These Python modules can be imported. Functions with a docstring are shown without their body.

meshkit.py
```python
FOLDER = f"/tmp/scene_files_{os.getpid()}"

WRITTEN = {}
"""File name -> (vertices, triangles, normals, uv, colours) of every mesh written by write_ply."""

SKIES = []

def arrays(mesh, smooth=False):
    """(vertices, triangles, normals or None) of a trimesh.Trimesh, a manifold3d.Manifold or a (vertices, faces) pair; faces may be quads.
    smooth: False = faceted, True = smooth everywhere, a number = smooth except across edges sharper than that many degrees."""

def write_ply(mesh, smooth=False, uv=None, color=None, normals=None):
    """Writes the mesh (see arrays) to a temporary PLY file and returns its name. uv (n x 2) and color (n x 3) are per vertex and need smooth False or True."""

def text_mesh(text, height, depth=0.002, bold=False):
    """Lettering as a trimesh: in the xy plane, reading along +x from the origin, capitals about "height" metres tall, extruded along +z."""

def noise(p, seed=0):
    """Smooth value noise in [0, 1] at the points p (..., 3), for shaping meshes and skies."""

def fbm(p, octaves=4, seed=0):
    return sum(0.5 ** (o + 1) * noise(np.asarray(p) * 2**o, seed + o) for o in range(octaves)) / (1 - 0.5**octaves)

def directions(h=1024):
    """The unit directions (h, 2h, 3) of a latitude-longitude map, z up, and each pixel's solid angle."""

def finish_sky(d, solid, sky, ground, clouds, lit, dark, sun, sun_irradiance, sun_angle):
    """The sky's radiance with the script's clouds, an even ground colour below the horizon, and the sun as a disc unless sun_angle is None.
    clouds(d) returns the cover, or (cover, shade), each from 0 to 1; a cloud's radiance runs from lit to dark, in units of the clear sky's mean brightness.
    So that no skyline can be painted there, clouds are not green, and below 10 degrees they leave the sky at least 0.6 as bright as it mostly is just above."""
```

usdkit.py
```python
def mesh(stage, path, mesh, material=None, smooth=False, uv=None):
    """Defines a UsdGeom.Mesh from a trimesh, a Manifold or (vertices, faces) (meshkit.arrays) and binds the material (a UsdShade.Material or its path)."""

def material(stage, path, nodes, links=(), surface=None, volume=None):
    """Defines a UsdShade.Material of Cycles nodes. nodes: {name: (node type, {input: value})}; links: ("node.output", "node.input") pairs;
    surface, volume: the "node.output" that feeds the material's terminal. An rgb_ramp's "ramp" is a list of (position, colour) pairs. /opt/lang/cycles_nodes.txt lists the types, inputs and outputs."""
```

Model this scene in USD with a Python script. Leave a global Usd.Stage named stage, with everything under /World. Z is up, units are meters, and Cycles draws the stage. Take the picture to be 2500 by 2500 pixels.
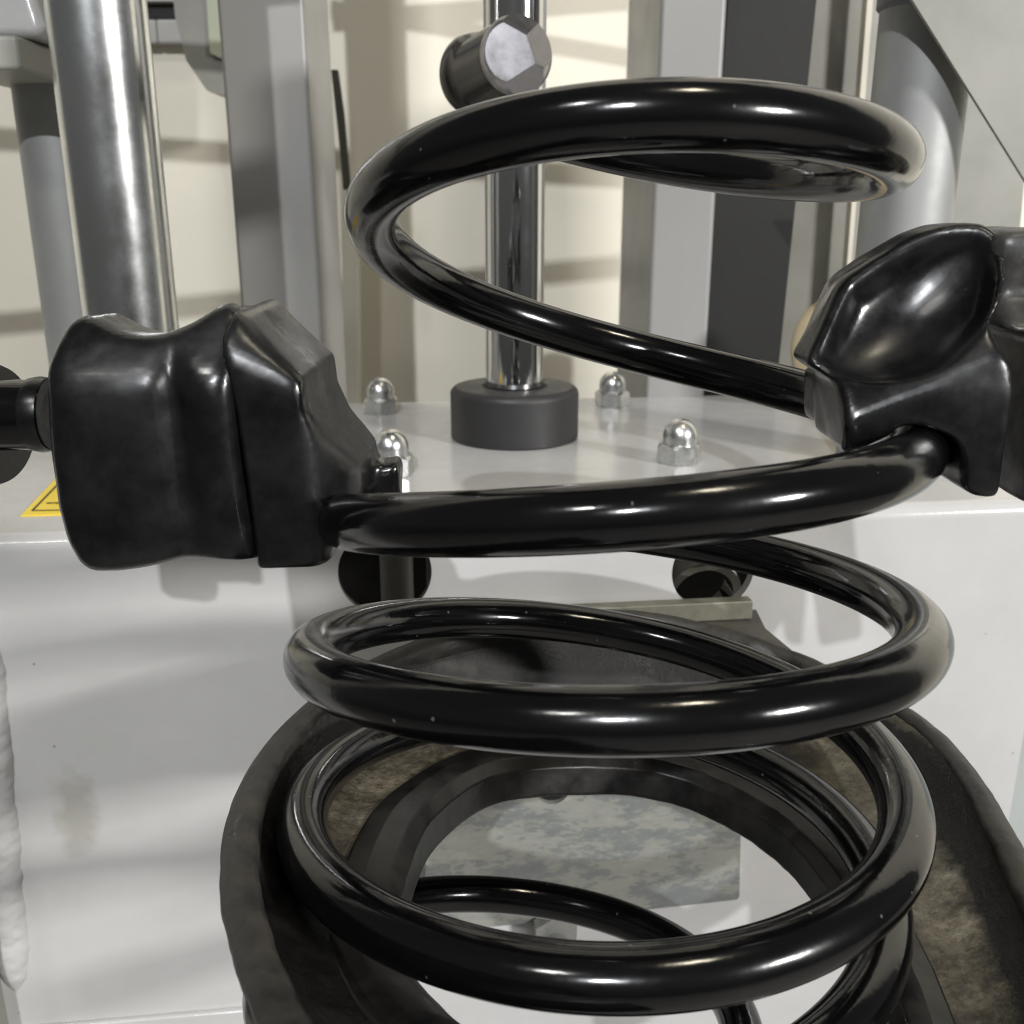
import math, random
import numpy as np, trimesh, manifold3d as m3
import usdkit, meshkit
from shapely.geometry import Polygon, Point, box as sbox, LineString
from scipy.interpolate import CubicSpline, PchipInterpolator
from scipy.ndimage import gaussian_filter
from pxr import Usd, UsdGeom, UsdLux, UsdShade, Gf, Sdf

random.seed(7); rng = np.random.default_rng(7)
stage = Usd.Stage.CreateInMemory()
UsdGeom.SetStageUpAxis(stage, 'Z'); UsdGeom.SetStageMetersPerUnit(stage, 1.0)
UsdGeom.Xform.Define(stage, '/World'); UsdGeom.Scope.Define(stage, '/World/Looks')
H = 1.25                      # camera height above the floor
PITCH = math.radians(17.0)    # camera looks down by this much
F = 2397.0                    # focal length for a picture 2500 wide

# ------------------------------------------------------------------ camera
cam = UsdGeom.Camera.Define(stage, '/World/camera')
cam.CreateHorizontalApertureAttr(36.0); cam.CreateVerticalApertureAttr(36.0)
cam.CreateFocalLengthAttr(36.0 * F / 2500.0)
cam.CreateClippingRangeAttr(Gf.Vec2f(0.02, 100.0))
cam.CreateFStopAttr(30.0); cam.CreateFocusDistanceAttr(0.24)
cam.AddTranslateOp().Set(Gf.Vec3d(0, 0, H)); cam.AddRotateXOp().Set(90.0 - math.degrees(PITCH))
cam.CreateExposureAttr(0.0)

# ------------------------------------------------------------------ light
def M(name, nodes, links=(), surface=None, volume=None):
    return usdkit.material(stage, '/World/Looks/' + name, nodes, links, surface, volume)

dome = UsdLux.DomeLight.Define(stage, '/World/sky')     # the dim hall all around
dome.GetPrim().SetCustomDataByKey('kind', 'structure')
hall = M('hall_surroundings', {
    'tc': ('texture_coordinate', {}), 'sep': ('separate_xyz', {}),
    'ramp': ('rgb_ramp', {'ramp': [(0, (.10, .10, .095)), (.42, (.16, .16, .155)), (.56, (.29, .29, .285)), (1, (.20, .20, .20))]}),
    'mr': ('map_range', {'from_min': -1.0, 'from_max': 1.0, 'to_min': 0.0, 'to_max': 1.0}),
    'bg': ('background_shader', {'strength': 0.38})},
    [('tc.generated', 'sep.vector'), ('sep.z', 'mr.value'), ('mr.result', 'ramp.fac'), ('ramp.color', 'bg.color')], surface='bg.background')
UsdShade.MaterialBindingAPI.Apply(dome.GetPrim()).Bind(hall)

TARGET = np.array([0.02, 0.30, H - 0.08])
def lamp(name, direction, dist, w, h, power, color, target=TARGET):
    d = np.array(direction, float); d /= np.linalg.norm(d)
    pos = target + d * dist
    L = UsdLux.RectLight.Define(stage, '/World/' + name)
    L.CreateWidthAttr(w); L.CreateHeightAttr(h)
    L.CreateColorAttr(Gf.Vec3f(*color)); L.CreateIntensityAttr(power)
    z = d; x = np.cross([0, 0, 1], z); x /= np.linalg.norm(x); y = np.cross(z, x)
    L.AddTransformOp().Set(Gf.Matrix4d(*x, 0, *y, 0, *z, 0, *pos, 1))
    return L
lamp('unseen_ceiling_lamp', (-.30, -.60, .72), 3.2, .26, .26, 82, (1, .98, .95))  # out of view at the upper left, lights spring and panel
L2 = lamp('unseen_ceiling_lamp_001', (-.085, -.85, .52), 3.2, .042, .036, 13500, (.95, .97, 1))  # out of view; placed to light the wall and throw the cable shadows
lamp('unseen_ceiling_lamp_002', (.26, -.24, .93), 3.0, .30, .30, 48, (1, .90, .70))  # out of view, warm light from almost overhead
lamp('unseen_side_lamp', (.70, -.59, .28), 3.2, .36, .26, 360, (1, .98, .96))  # out of view at the right; throws coil shadows across the left panel
L2POS = TARGET + 3.2 * np.array([-.085, -.85, .52]) / np.linalg.norm([-.085, -.85, .52])

# ------------------------------------------------------------------ helpers
_used = {}
def numbered(path):
    n = _used.get(path, 0); _used[path] = n + 1
    return path if n == 0 else f'{path}_{n:03d}'
def mesh(name, m, mat, parent=None, smooth=False, label=None, cat=None, group=None, kind=None):
    base = parent.GetPath().pathString if parent else '/World'
    if not isinstance(m, trimesh.Trimesh): m = tm(*m)
    m = trimesh.Trimesh(m.vertices, m.faces, process=True) if smooth not in (True, False) else m
    p = usdkit.mesh(stage, numbered(base + '/' + name), m, mat, smooth=smooth).GetPrim()
    tag(p, label, cat, group, kind); return p
def tag(p, label=None, cat=None, group=None, kind=None):
    for k, v in (('label', label), ('category', cat), ('group', group), ('kind', kind)):
        if v: p.SetCustomDataByKey(k, v)
def thing(name, label, cat, loc=(0, 0, 0), rotz=0, group=None, kind=None):
    x = UsdGeom.Xform.Define(stage, numbered('/World/' + name))
    x.AddTranslateOp().Set(Gf.Vec3d(*map(float, loc)))
    if rotz: x.AddRotateZOp().Set(math.degrees(rotz))
    tag(x.GetPrim(), label, cat, group, kind); return x.GetPrim()

cP, sP = math.cos(PITCH), math.sin(PITCH)
def ray(px, py):
    a, b = (px - 1250) / F, (1250 - py) / F
    return np.array([a, cP + b * sP, -sP + b * cP])
def at_y(px, py, y):
    r = ray(px, py); return r * (y / r[1]) + [0, 0, H]
def at_z(px, py, z):            # z relative to the camera
    r = ray(px, py); return r * (z / r[2]) + [0, 0, H]

def tm(v, f): return trimesh.Trimesh(np.asarray(v, float), np.asarray(f), process=False)
def cat(*ms): return trimesh.util.concatenate(list(ms))
def from_m3(m):
    k = m.to_mesh(); return tm(k.vert_properties[:, :3], k.tri_verts)
def to_m3(t):
    return m3.Manifold(m3.Mesh(np.asarray(t.vertices, np.float32), np.asarray(t.faces, np.uint32)))
def extrude(poly, h):
    return trimesh.creation.extrude_polygon(poly, h, engine='earcut')
def rbox(sx, sy, sz, r=.001, seg=3):
    """Box centred on the origin with rounded edges."""
    s = m3.Manifold.sphere(r, 4 * seg)
    pts = [s.translate((x * (sx / 2 - r), y * (sy / 2 - r), z * (sz / 2 - r))) for x in (-1, 1) for y in (-1, 1) for z in (-1, 1)]
    return from_m3(m3.Manifold.batch_hull(pts))
def lathe(profile, n=64):
    return trimesh.creation.revolve(np.asarray(profile, float), sections=n)
def place(m, loc=(0, 0, 0), axis=None, rotz=0.0):
    m = m.copy()
    if axis is not None:
        T = trimesh.geometry.align_vectors([0, 0, 1], np.asarray(axis, float) / np.linalg.norm(axis)); m.apply_transform(T)
    if rotz: m.apply_transform(trimesh.transformations.rotation_matrix(rotz, [0, 0, 1]))
    m.apply_translation(loc); return m
def tube(C, r, n=32, cap=True):
    """Tube along the points C by parallel transport; r a number or one radius per point."""
    C = np.asarray(C, float); r = np.broadcast_to(r, len(C))
    t = np.gradient(C, axis=0); t /= np.linalg.norm(t, axis=1, keepdims=True)
    u = np.cross(t[0], [0, 0, 1.0]); 
    if np.linalg.norm(u) < 1e-3: u = np.cross(t[0], [1.0, 0, 0])
    u /= np.linalg.norm(u); rows = []
    a = np.linspace(0, 2 * np.pi, n, endpoint=False)
    for i in range(len(C)):
        u = u - t[i] * (u @ t[i]); u /= np.linalg.norm(u); v = np.cross(t[i], u)
        rows.append(C[i] + r[i] * (np.cos(a)[:, None] * u + np.sin(a)[:, None] * v))
    V = np.concatenate(rows); k = len(C); f = []
    i, j = np.meshgrid(np.arange(k - 1), np.arange(n), indexing='ij'); j2 = (j + 1) % n
    a_, b_, c_, d_ = i * n + j, i * n + j2, (i + 1) * n + j2, (i + 1) * n + j
    f = np.concatenate([np.stack([a_, b_, c_], -1).reshape(-1, 3), np.stack([a_, c_, d_], -1).reshape(-1, 3)])
    if cap:
        V = np.vstack([V, C[:1], C[-1:]]); e = np.arange(n); e2 = (e + 1) % n
        f = np.vstack([f, np.stack([np.full(n, k * n), e2, e], 1), np.stack([np.full(n, k * n + 1), (k - 1) * n + e, (k - 1) * n + e2], 1)])
    return tm(V, f)

# --- solids given by a distance field, meshed by surface nets: for the dipped, soft-edged jaws
def poly_sdf(poly, X, Z):
    P = np.asarray(poly, float); d = np.full(X.shape, 1e9); inside = np.zeros(X.shape, bool)
    for (ax, az), (bx, bz) in zip(P, np.roll(P, -1, 0)):
        ex, ez = bx - ax, bz - az; wx, wz = X - ax, Z - az
        s = np.clip((wx * ex + wz * ez) / (ex * ex + ez * ez + 1e-18), 0, 1)
        d = np.minimum(d, np.hypot(wx - s * ex, wz - s * ez))
        c = ((az > Z) != (bz > Z)) & (X < ex * (Z - az) / (bz - az + 1e-18) + ax); inside ^= c
    return np.where(inside, -d, d)
def smin(a, b, k):
    h = np.clip(.5 + .5 * (b - a) / k, 0, 1); return b * (1 - h) + a * h - k * h * (1 - h)
def smax(a, b, k): return -smin(-a, -b, k)
def nets(D, lo, step):
    s = D < 0; nx, ny, nz = D.shape
    corners = [(a, b, c) for a in (0, 1) for b in (0, 1) for c in (0, 1)]
    sl = lambda o: tuple(slice(o[k], D.shape[k] - 1 + o[k]) for k in range(3))
    tot = sum(s[sl(o)].astype(int) for o in corners); act = (tot > 0) & (tot < 8)
    idx = -np.ones(act.shape, int); idx[act] = np.arange(act.sum())
    acc = np.zeros((act.sum(), 3)); cnt = np.zeros(act.sum()); base = np.argwhere(act)
    for o in corners:
        for ax in range(3):
            if o[ax] == 0:
                q = list(o); q[ax] = 1
                a, b = D[sl(o)][act], D[sl(q)][act]; m = (a < 0) != (b < 0)
                t = np.where(m, a / np.where(m, a - b, 1), 0); pt = np.tile(np.array(o, float), (len(a), 1)); pt[:, ax] += t
                acc[m] += pt[m]; cnt[m] += 1
    V = lo + (base + acc / cnt[:, None]) * step; Fs = []
    for ax in range(3):
        u, v = (ax + 1) % 3, (ax + 2) % 3
        a = s[tuple(slice(0, -1) if k == ax else slice(1, -1) for k in range(3))]
        b = s[tuple(slice(1, None) if k == ax else slice(1, -1) for k in range(3))]
        for flip, e in ((False, a & ~b), (True, ~a & b)):
            p = np.argwhere(e); 
            if not len(p): continue
            p[:, u] += 1; p[:, v] += 1
            def ix(du, dv):
                q = p.copy(); q[:, u] -= du; q[:, v] -= dv; return idx[tuple(q.T)]
            q0, q1, q2, q3 = ix(1, 1), ix(0, 1), ix(0, 0), ix(1, 0)
            f = np.concatenate([np.stack([q0, q1, q2], 1), np.stack([q0, q2, q3], 1)])
            Fs.append(f[:, ::-1] if flip else f)
    return tm(V, np.vstack(Fs))
def sdf_mesh(fn, lo, hi, step, blur=1.3):
    lo, hi = np.asarray(lo, float), np.asarray(hi, float)
    ax = [np.arange(lo[k], hi[k] + step, step) for k in range(3)]
    X, Y, Z = np.meshgrid(*ax, indexing='ij'); D = fn(X, Y, Z)
    if blur: D = gaussian_filter(D, blur)
    m = nets(D, lo, step)
    return m

# ------------------------------------------------------------------ materials
def mat(name, color, rough=.4, metallic=0.0, spec=None, coat=0.0, bump=None, vary=None, rough_vary=None, scale=30.0, ior=1.5, coord='object'):
    """Principled material; vary = second colour mixed by noise, rough_vary = second roughness, bump = (scale, strength, distance)."""
    nodes = {'tc': ('texture_coordinate', {}), 'p': ('principled_bsdf', {'base_color': color, 'roughness': rough, 'metallic': metallic, 'ior': ior})}
    links = []
    if coat: nodes['p'][1]['coat_weight'] = coat; nodes['p'][1]['coat_roughness'] = .06
    if vary or rough_vary:
        nodes['n'] = ('noise_texture', {'scale': scale, 'detail': 5.0, 'roughness': .62}); links.append((f'tc.{coord}', 'n.vector'))
    if vary:
        nodes['r'] = ('rgb_ramp', {'ramp': [(.36, color), (.66, vary)]}); links += [('n.fac', 'r.fac'), ('r.color', 'p.base_color')]
    if rough_vary:
        nodes['mr'] = ('map_range', {'from_min': .35, 'from_max': .65, 'to_min': rough, 'to_max': rough_vary, 'clamp': True}); links += [('n.fac', 'mr.value'), ('mr.result', 'p.roughness')]
    if bump:
        nodes['bn'] = ('noise_texture', {'scale': bump[0], 'detail': 3.0}); nodes['b'] = ('bump', {'strength': bump[1], 'distance': bump[2]})
        links += [(f'tc.{coord}', 'bn.vector'), ('bn.fac', 'b.height'), ('b.normal', 'p.normal')]
    return M(name, nodes, links, surface='p.BSDF')

# glossy black powder coat with the odd dust speck
black_gloss = M('black_gloss_paint', {
    'tc': ('texture_coordinate', {}),
    'v': ('voronoi_texture', {'scale': 260.0, 'randomness': 1.0}),
    'w': ('white_noise_texture', {}), 'lt': ('math', {'math_type': 'less_than', 'value2': .10}), 'gt': ('math', {'math_type': 'greater_than', 'value2': .86}),
    'mu': ('math', {'math_type': 'multiply'}),
    'mx': ('mix_color', {'a': (.0018, .0018, .0021), 'b': (.07, .07, .065)}),
    'n': ('noise_texture', {'scale': 45.0, 'detail': 4.0}), 'mr': ('map_range', {'from_min': .3, 'from_max': .7, 'to_min': .09, 'to_max': .20}),
    'bn': ('noise_texture', {'scale': 210.0, 'detail': 2.0}), 'b': ('bump', {'strength': .10, 'distance': .0006}),
    'p': ('principled_bsdf', {'ior': 1.52, 'base_color': (.0018, .0018, .0021)})},
    [('tc.object', 'v.vector'), ('v.position', 'w.vector'), ('v.distance', 'lt.value1'), ('w.value', 'gt.value1'), ('lt.value', 'mu.value1'), ('gt.value', 'mu.value2'),
     ('tc.object', 'n.vector'), ('n.fac', 'mr.value'), ('mr.result', 'p.roughness'), ('mu.value', 'mx.fac'), ('mx.result', 'p.base_color'),
     ('tc.object', 'bn.vector'), ('bn.fac', 'b.height'), ('b.normal', 'p.normal')], surface='p.BSDF')
black_dip = mat('black_dipped_plastic', (.0030, .0030, .0034), .19, rough_vary=.38, vary=(.0075, .0075, .008), scale=60.0, bump=(70.0, .08, .002))
black_worn = mat('black_worn_plastic', (.012, .012, .012), .25, rough_vary=.5, vary=(.06, .058, .055), scale=70.0, bump=(90.0, .2, .002))
bumper_rubber = mat('grey_black_rubber', (.017, .0165, .017), .42, rough_vary=.56, scale=40.0, bump=(600.0, .05, .001))
yoke_rubber = mat('black_yoke_rubber', (.004, .0038, .0036), .48, rough_vary=.66, vary=(.026, .0235, .021), scale=62.0, bump=(160.0, .3, .0015), ior=1.36)
yoke_rim = mat('scuffed_brown_black_rim', (.0085, .008, .007), .45, rough_vary=.65, vary=(.040, .036, .030), scale=85.0, bump=(190.0, .35, .0015))
yoke_black = mat('smooth_black_lip', (.0035, .0035, .0038), .30, rough_vary=.48, vary=(.016, .0145, .012), ior=1.4, scale=60.0, bump=(110.0, .12, .0015))
yoke_dirt = M('dirty_worn_dish', {
    'tc': ('texture_coordinate', {}), 'n': ('noise_texture', {'scale': 70.0, 'detail': 9.0, 'roughness': .74}), 'n2': ('noise_texture', {'scale': 420.0, 'detail': 5.0, 'roughness': .75}),
    'n3': ('noise_texture', {'scale': 16.0, 'detail': 3.0}), 'nb': ('noise_texture', {'scale': 75.0, 'detail': 6.0}),
    'r': ('rgb_ramp', {'ramp': [(.32, (.016, .014, .011)), (.45, (.075, .064, .046)), (.56, (.17, .15, .112)), (.70, (.34, .31, .245))]}),
    'ml': ('mix_color', {'blend_type': 'multiply', 'fac': .7}), 'r2': ('rgb_ramp', {'ramp': [(.32, (.22, .20, .17)), (.55, (1, 1, 1)), (.7, (1.5, 1.45, 1.3))]}),
    'ad': ('math', {'math_type': 'multiply_add', 'value2': .5, 'value3': -.02}), 'ad2': ('math', {'math_type': 'multiply_add', 'value2': .55}),
    'g': ('geometry', {}), 'sx': ('separate_xyz', {}), 'nz': ('math', {'math_type': 'multiply_add', 'value2': .35}), 'mr': ('map_range', {'from_min': .97, 'from_max': 1.09, 'to_min': 0.0, 'to_max': 1.0, 'clamp': True}),
    'rb': ('rgb_ramp', {'ramp': [(.40, (.004, .0038, .0036)), (.60, (.012, .011, .010)), (.72, (.045, .041, .036))]}),
    'mx': ('mix_color', {}), 'sp': ('separate_xyz', {}), 'dx': ('math', {'math_type': 'multiply_add', 'value2': .02, 'value3': -.071}), 'dx2': ('math', {'math_type': 'add'}), 'ab': ('math', {'math_type': 'absolute'}),
    'ma_': ('map_range', {'from_min': .032, 'from_max': .042, 'to_min': 0.0, 'to_max': 1.0, 'clamp': True}), 'yy': ('math', {'math_type': 'multiply_add', 'value2': .6}),
    'mb_': ('map_range', {'from_min': .168, 'from_max': .184, 'to_min': 0.0, 'to_max': 1.0, 'clamp': True}), 'mm': ('math', {'math_type': 'multiply'}), 'mm2': ('math', {'math_type': 'multiply'}),
    'b': ('bump', {'strength': .6, 'distance': .0012}), 'rr': ('map_range', {'from_min': .35, 'from_max': .65, 'to_min': .34, 'to_max': .62}), 'p': ('principled_bsdf', {'ior': 1.42})},
    [('tc.object', 'n.vector'), ('tc.object', 'n2.vector'), ('tc.object', 'n3.vector'), ('tc.object', 'nb.vector'), ('n3.fac', 'ad.value1'), ('n.fac', 'ad2.value1'), ('ad.value', 'ad2.value3'), ('ad2.value', 'r.fac'),
     ('g.normal', 'sx.vector'), ('n.fac', 'nz.value1'), ('sx.z', 'nz.value3'), ('nz.value', 'mr.value'), ('nb.fac', 'rb.fac'), ('g.position', 'sp.vector'), ('nb.fac', 'dx.value1'), ('dx.value', 'dx2.value1'), ('sp.x', 'dx2.value2'), ('dx2.value', 'ab.value1'), ('ab.value', 'ma_.value'),
     ('sp.x', 'yy.value1'), ('sp.y', 'yy.value3'), ('yy.value', 'mb_.value'), ('ma_.result', 'mm.value1'), ('mb_.result', 'mm.value2'), ('mm.value', 'mm2.value1'), ('mr.result', 'mm2.value2'), ('mm2.value', 'mx.fac'), ('rb.color', 'mx.a'), ('ml.result', 'mx.b'),
     ('n2.fac', 'r2.fac'), ('r.color', 'ml.a'), ('r2.color', 'ml.b'), ('mx.result', 'p.base_color'), ('nb.fac', 'rr.value'), ('rr.result', 'p.roughness'), ('n2.fac', 'b.height'), ('b.normal', 'p.normal')], surface='p.BSDF')
sx_, sy_, sz_ = at_y(188, 1990, .3455)
white_paint = M('white_machine_paint', {
    'tc': ('texture_coordinate', {}), 'g': ('geometry', {}), 'n': ('noise_texture', {'scale': 22.0, 'detail': 5.0, 'roughness': .62}),
    'r': ('rgb_ramp', {'ramp': [(.36, (.445, .44, .43)), (.66, (.475, .47, .462))]}),
    'v': ('voronoi_texture', {'scale': 95.0}), 'wn': ('white_noise_texture', {}), 'lt': ('math', {'math_type': 'less_than', 'value2': .055}), 'gt': ('math', {'math_type': 'greater_than', 'value2': .72}), 'sp': ('math', {'math_type': 'multiply'}),
    'm1': ('mix_color', {'b': (.20, .19, .165)}), 'spf': ('math', {'math_type': 'multiply', 'value2': .7}),
    'mp': ('mapping', {'location': (-sx_ * 95, -sy_ * 40, -sz_ * 42), 'scale': (95, 40, 42)}), 'n4': ('noise_texture', {'scale': 140.0, 'detail': 3.0}), 'ln': ('vector_math', {'math_type': 'length'}),
    'sub': ('math', {'math_type': 'multiply_add', 'value2': -.9}), 'st': ('map_range', {'from_min': .55, 'from_max': .0, 'to_min': 0.0, 'to_max': .5, 'clamp': True}),
    'm2': ('mix_color', {'b': (.24, .23, .17)}),
    'mr': ('map_range', {'from_min': .35, 'from_max': .65, 'to_min': .12, 'to_max': .19}), 'bn': ('noise_texture', {'scale': 420.0, 'detail': 3.0}), 'b': ('bump', {'strength': .06, 'distance': .0008}),
    'p': ('principled_bsdf', {})},
    [('tc.object', 'n.vector'), ('n.fac', 'r.fac'), ('tc.object', 'v.vector'), ('v.position', 'wn.vector'), ('v.distance', 'lt.value1'), ('wn.value', 'gt.value1'), ('lt.value', 'sp.value1'), ('gt.value', 'sp.value2'),
     ('sp.value', 'spf.value1'), ('spf.value', 'm1.fac'), ('r.color', 'm1.a'), ('g.position', 'mp.vector'), ('mp.vector', 'ln.vector1'), ('tc.object', 'n4.vector'), ('n4.fac', 'sub.value1'), ('ln.value', 'sub.value3'), ('sub.value', 'st.value'),
     ('st.result', 'm2.fac'), ('m1.result', 'm2.a'), ('m2.result', 'p.base_color'), ('n.fac', 'mr.value'), ('mr.result', 'p.roughness'), ('tc.object', 'bn.vector'), ('bn.fac', 'b.height'), ('b.normal', 'p.normal')], surface='p.BSDF')
chrome = mat('polished_chrome', (.62, .62, .61), .05, metallic=1.0, rough_vary=.12, scale=24.0, vary=(.55, .555, .56))
zinc = mat('bright_zinc', (.66, .67, .66), .20, metallic=1.0, rough_vary=.36, scale=120.0, vary=(.56, .57, .57))
satin_tube = mat('satin_grey_tube', (.34, .345, .335), .48, metallic=.5, rough_vary=.6, scale=30.0, vary=(.29, .295, .29))
grey_paint = mat('grey_post_paint', (.26, .255, .245), .34, rough_vary=.42, scale=18.0, vary=(.245, .243, .235))
pale_paint = mat('pale_grey_paint', (.245, .245, .215), .34, rough_vary=.45, scale=26.0, vary=(.275, .27, .24))
dark_strip = mat('charcoal_plastic', (.0085, .0085, .0075), .5, rough_vary=.6, scale=20.0, ior=1.4)
satin_grey = mat('grey_cover_paint', (.36, .385, .37), .35, vary=(.33, .355, .345), scale=14.0)
cream = mat('cream_wall_paint', (.80, .76, .645), .42, rough_vary=.55, scale=8.0, vary=(.77, .73, .62), bump=(40.0, .08, .003))
olive = mat('olive_zinc_plate', (.25, .25, .19), .45, metallic=.35, rough_vary=.6, scale=120.0, vary=(.17, .165, .13))
tan = mat('tan_pad', (.52, .43, .28), .5, vary=(.46, .37, .23), scale=30.0)
yellow = mat('yellow_sticker', (.80, .58, .03), .35)
ink = mat('black_ink', (.03, .03, .02), .5)
concrete = mat('concrete_floor', (.16, .155, .145), .6, vary=(.20, .195, .18), scale=3.0)
galv = M('galvanized_sheet', {
    'tc': ('texture_coordinate', {}), 'mp': ('mapping', {'scale': (1.0, 1.0, 2.3)}),
    'n0': ('noise_texture', {'scale': 260.0, 'detail': 2.0}), 'am': ('mix_color', {'blend_type': 'add', 'fac': .006}),
    'v': ('voronoi_texture', {'scale': 260.0}), 'n': ('noise_texture', {'scale': 30.0, 'detail': 12.0, 'roughness': .68}),
    's': ('separate_color', {}), 'ma': ('math', {'math_type': 'multiply_add', 'value2': .09}), 'mb': ('math', {'math_type': 'multiply', 'value2': .92}),
    'r': ('rgb_ramp', {'ramp': [(.34, (.185, .195, .195)), (.488, (.215, .225, .215)), (.502, (.272, .277, .248)), (.60, (.30, .302, .268)), (.72, (.36, .36, .32))]}),
    'rr': ('rgb_ramp', {'ramp': [(.40, (.28, .28, .28)), (.55, (.48, .48, .48))]}),
    'p': ('principled_bsdf', {'metallic': .3})},
    [('tc.object', 'mp.vector'), ('mp.vector', 'n0.vector'), ('mp.vector', 'am.a'), ('n0.color', 'am.b'), ('am.result', 'v.vector'), ('am.result', 'n.vector'),
     ('v.color', 's.color'), ('n.fac', 'mb.value1'), ('s.r', 'ma.value1'), ('mb.value', 'ma.value3'), ('ma.value', 'r.fac'), ('ma.value', 'rr.fac'),
     ('r.color', 'p.base_color'), ('rr.color', 'p.roughness')], surface='p.BSDF')

# ------------------------------------------------------------------ setting
fl = extrude(sbox(-3, -3, 3, 3), .02); fl.apply_translation([0, 0, -.02])
mesh('floor', fl, concrete, kind='structure', label='grey concrete floor of the workshop')
WY = 1.05
wall_top = extrude(sbox(-3, 0, 3, 3), .05)
wall_top.apply_transform(trimesh.transformations.rotation_matrix(np.pi / 2, [1, 0, 0])); wall_top.apply_translation([0, WY + .05, 0])
mesh('wall', wall_top, cream, kind='structure', label='cream painted wall behind the machine')

# ------------------------------------------------------------------ machine cabinet
PZ = -.115
e0, e1 = at_z(0, 1312, PZ), at_z(2500, 1225, PZ)
U = (e1 - e0); U /= np.linalg.norm(U); V = np.array([-U[1], U[0], 0.0]); YAW = math.atan2(U[1], U[0])
O = e0 + U * ((0 - e0[0]) / U[0])                  # middle of the front top edge
def mc(u, v, w=0.0): return O + U * u + V * v + np.array([0, 0, w])
def to_m(p):
    d = np.asarray(p) - O; return np.array([d @ U, d @ V, d[2]])
def on_top(px, py): return to_m(at_z(px, py, PZ))
def on_front(px, py, v=0.0):
    r = ray(px, py); o = np.array([0, 0, H]); k = ((O + V * v - o) @ V) / (r @ V); return to_m(o + r * k)
def Mw(m):                                         # machine coordinates (u, v, w) to the world
    m = m.copy(); T = np.eye(4); T[:3, 0] = U; T[:3, 1] = V; T[:3, 3] = O; m.apply_transform(T); return m

rear = on_top(1000, 982)[1]
cab = thing('machine_cabinet', 'white painted steel cabinet with bolted top plate, two round holes and a yellow sticker', 'machine')
rf = .006; th = .005
arc = [(rf - rf * math.sin(a), -rf + rf * math.cos(a)) for a in np.linspace(0, np.pi / 2, 9)]
inn = [(rf - (rf - th) * math.sin(a), -rf + (rf - th) * math.cos(a)) for a in np.linspace(np.pi / 2, 0, 5)]
prof = Polygon([(rear, 0)] + arc + [(0, -.70), (th, -.70)] + inn + [(rear, -th)])
uR = on_front(2472, 1950)[0]
shell = extrude(prof, .55 + uR)                         # x=v, y=w, z=u
shell.apply_transform(np.array([[0, 0, 1, -.55], [1, 0, 0, 0], [0, 1, 0, 0], [0, 0, 0, 1.0]]))
shell.fix_normals()
hl = on_front(940, 1398); hr = on_front(1741, 1393)
solid = to_m3(shell)
for h, r in ((hl, .0182), (hr, .0172)):
    c = m3.Manifold.cylinder(.05, r, r, 72).rotate((90, 0, 0)).translate((h[0], .025, h[2])); solid = solid - c
mesh('shell', Mw(from_m3(solid)), white_paint, cab, smooth=35)

mesh('side_cover', Mw(place(rbox(.16, .03, .75, .003), (uR + .086, .035, -.385))), satin_grey, cab, smooth=30)
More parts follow.
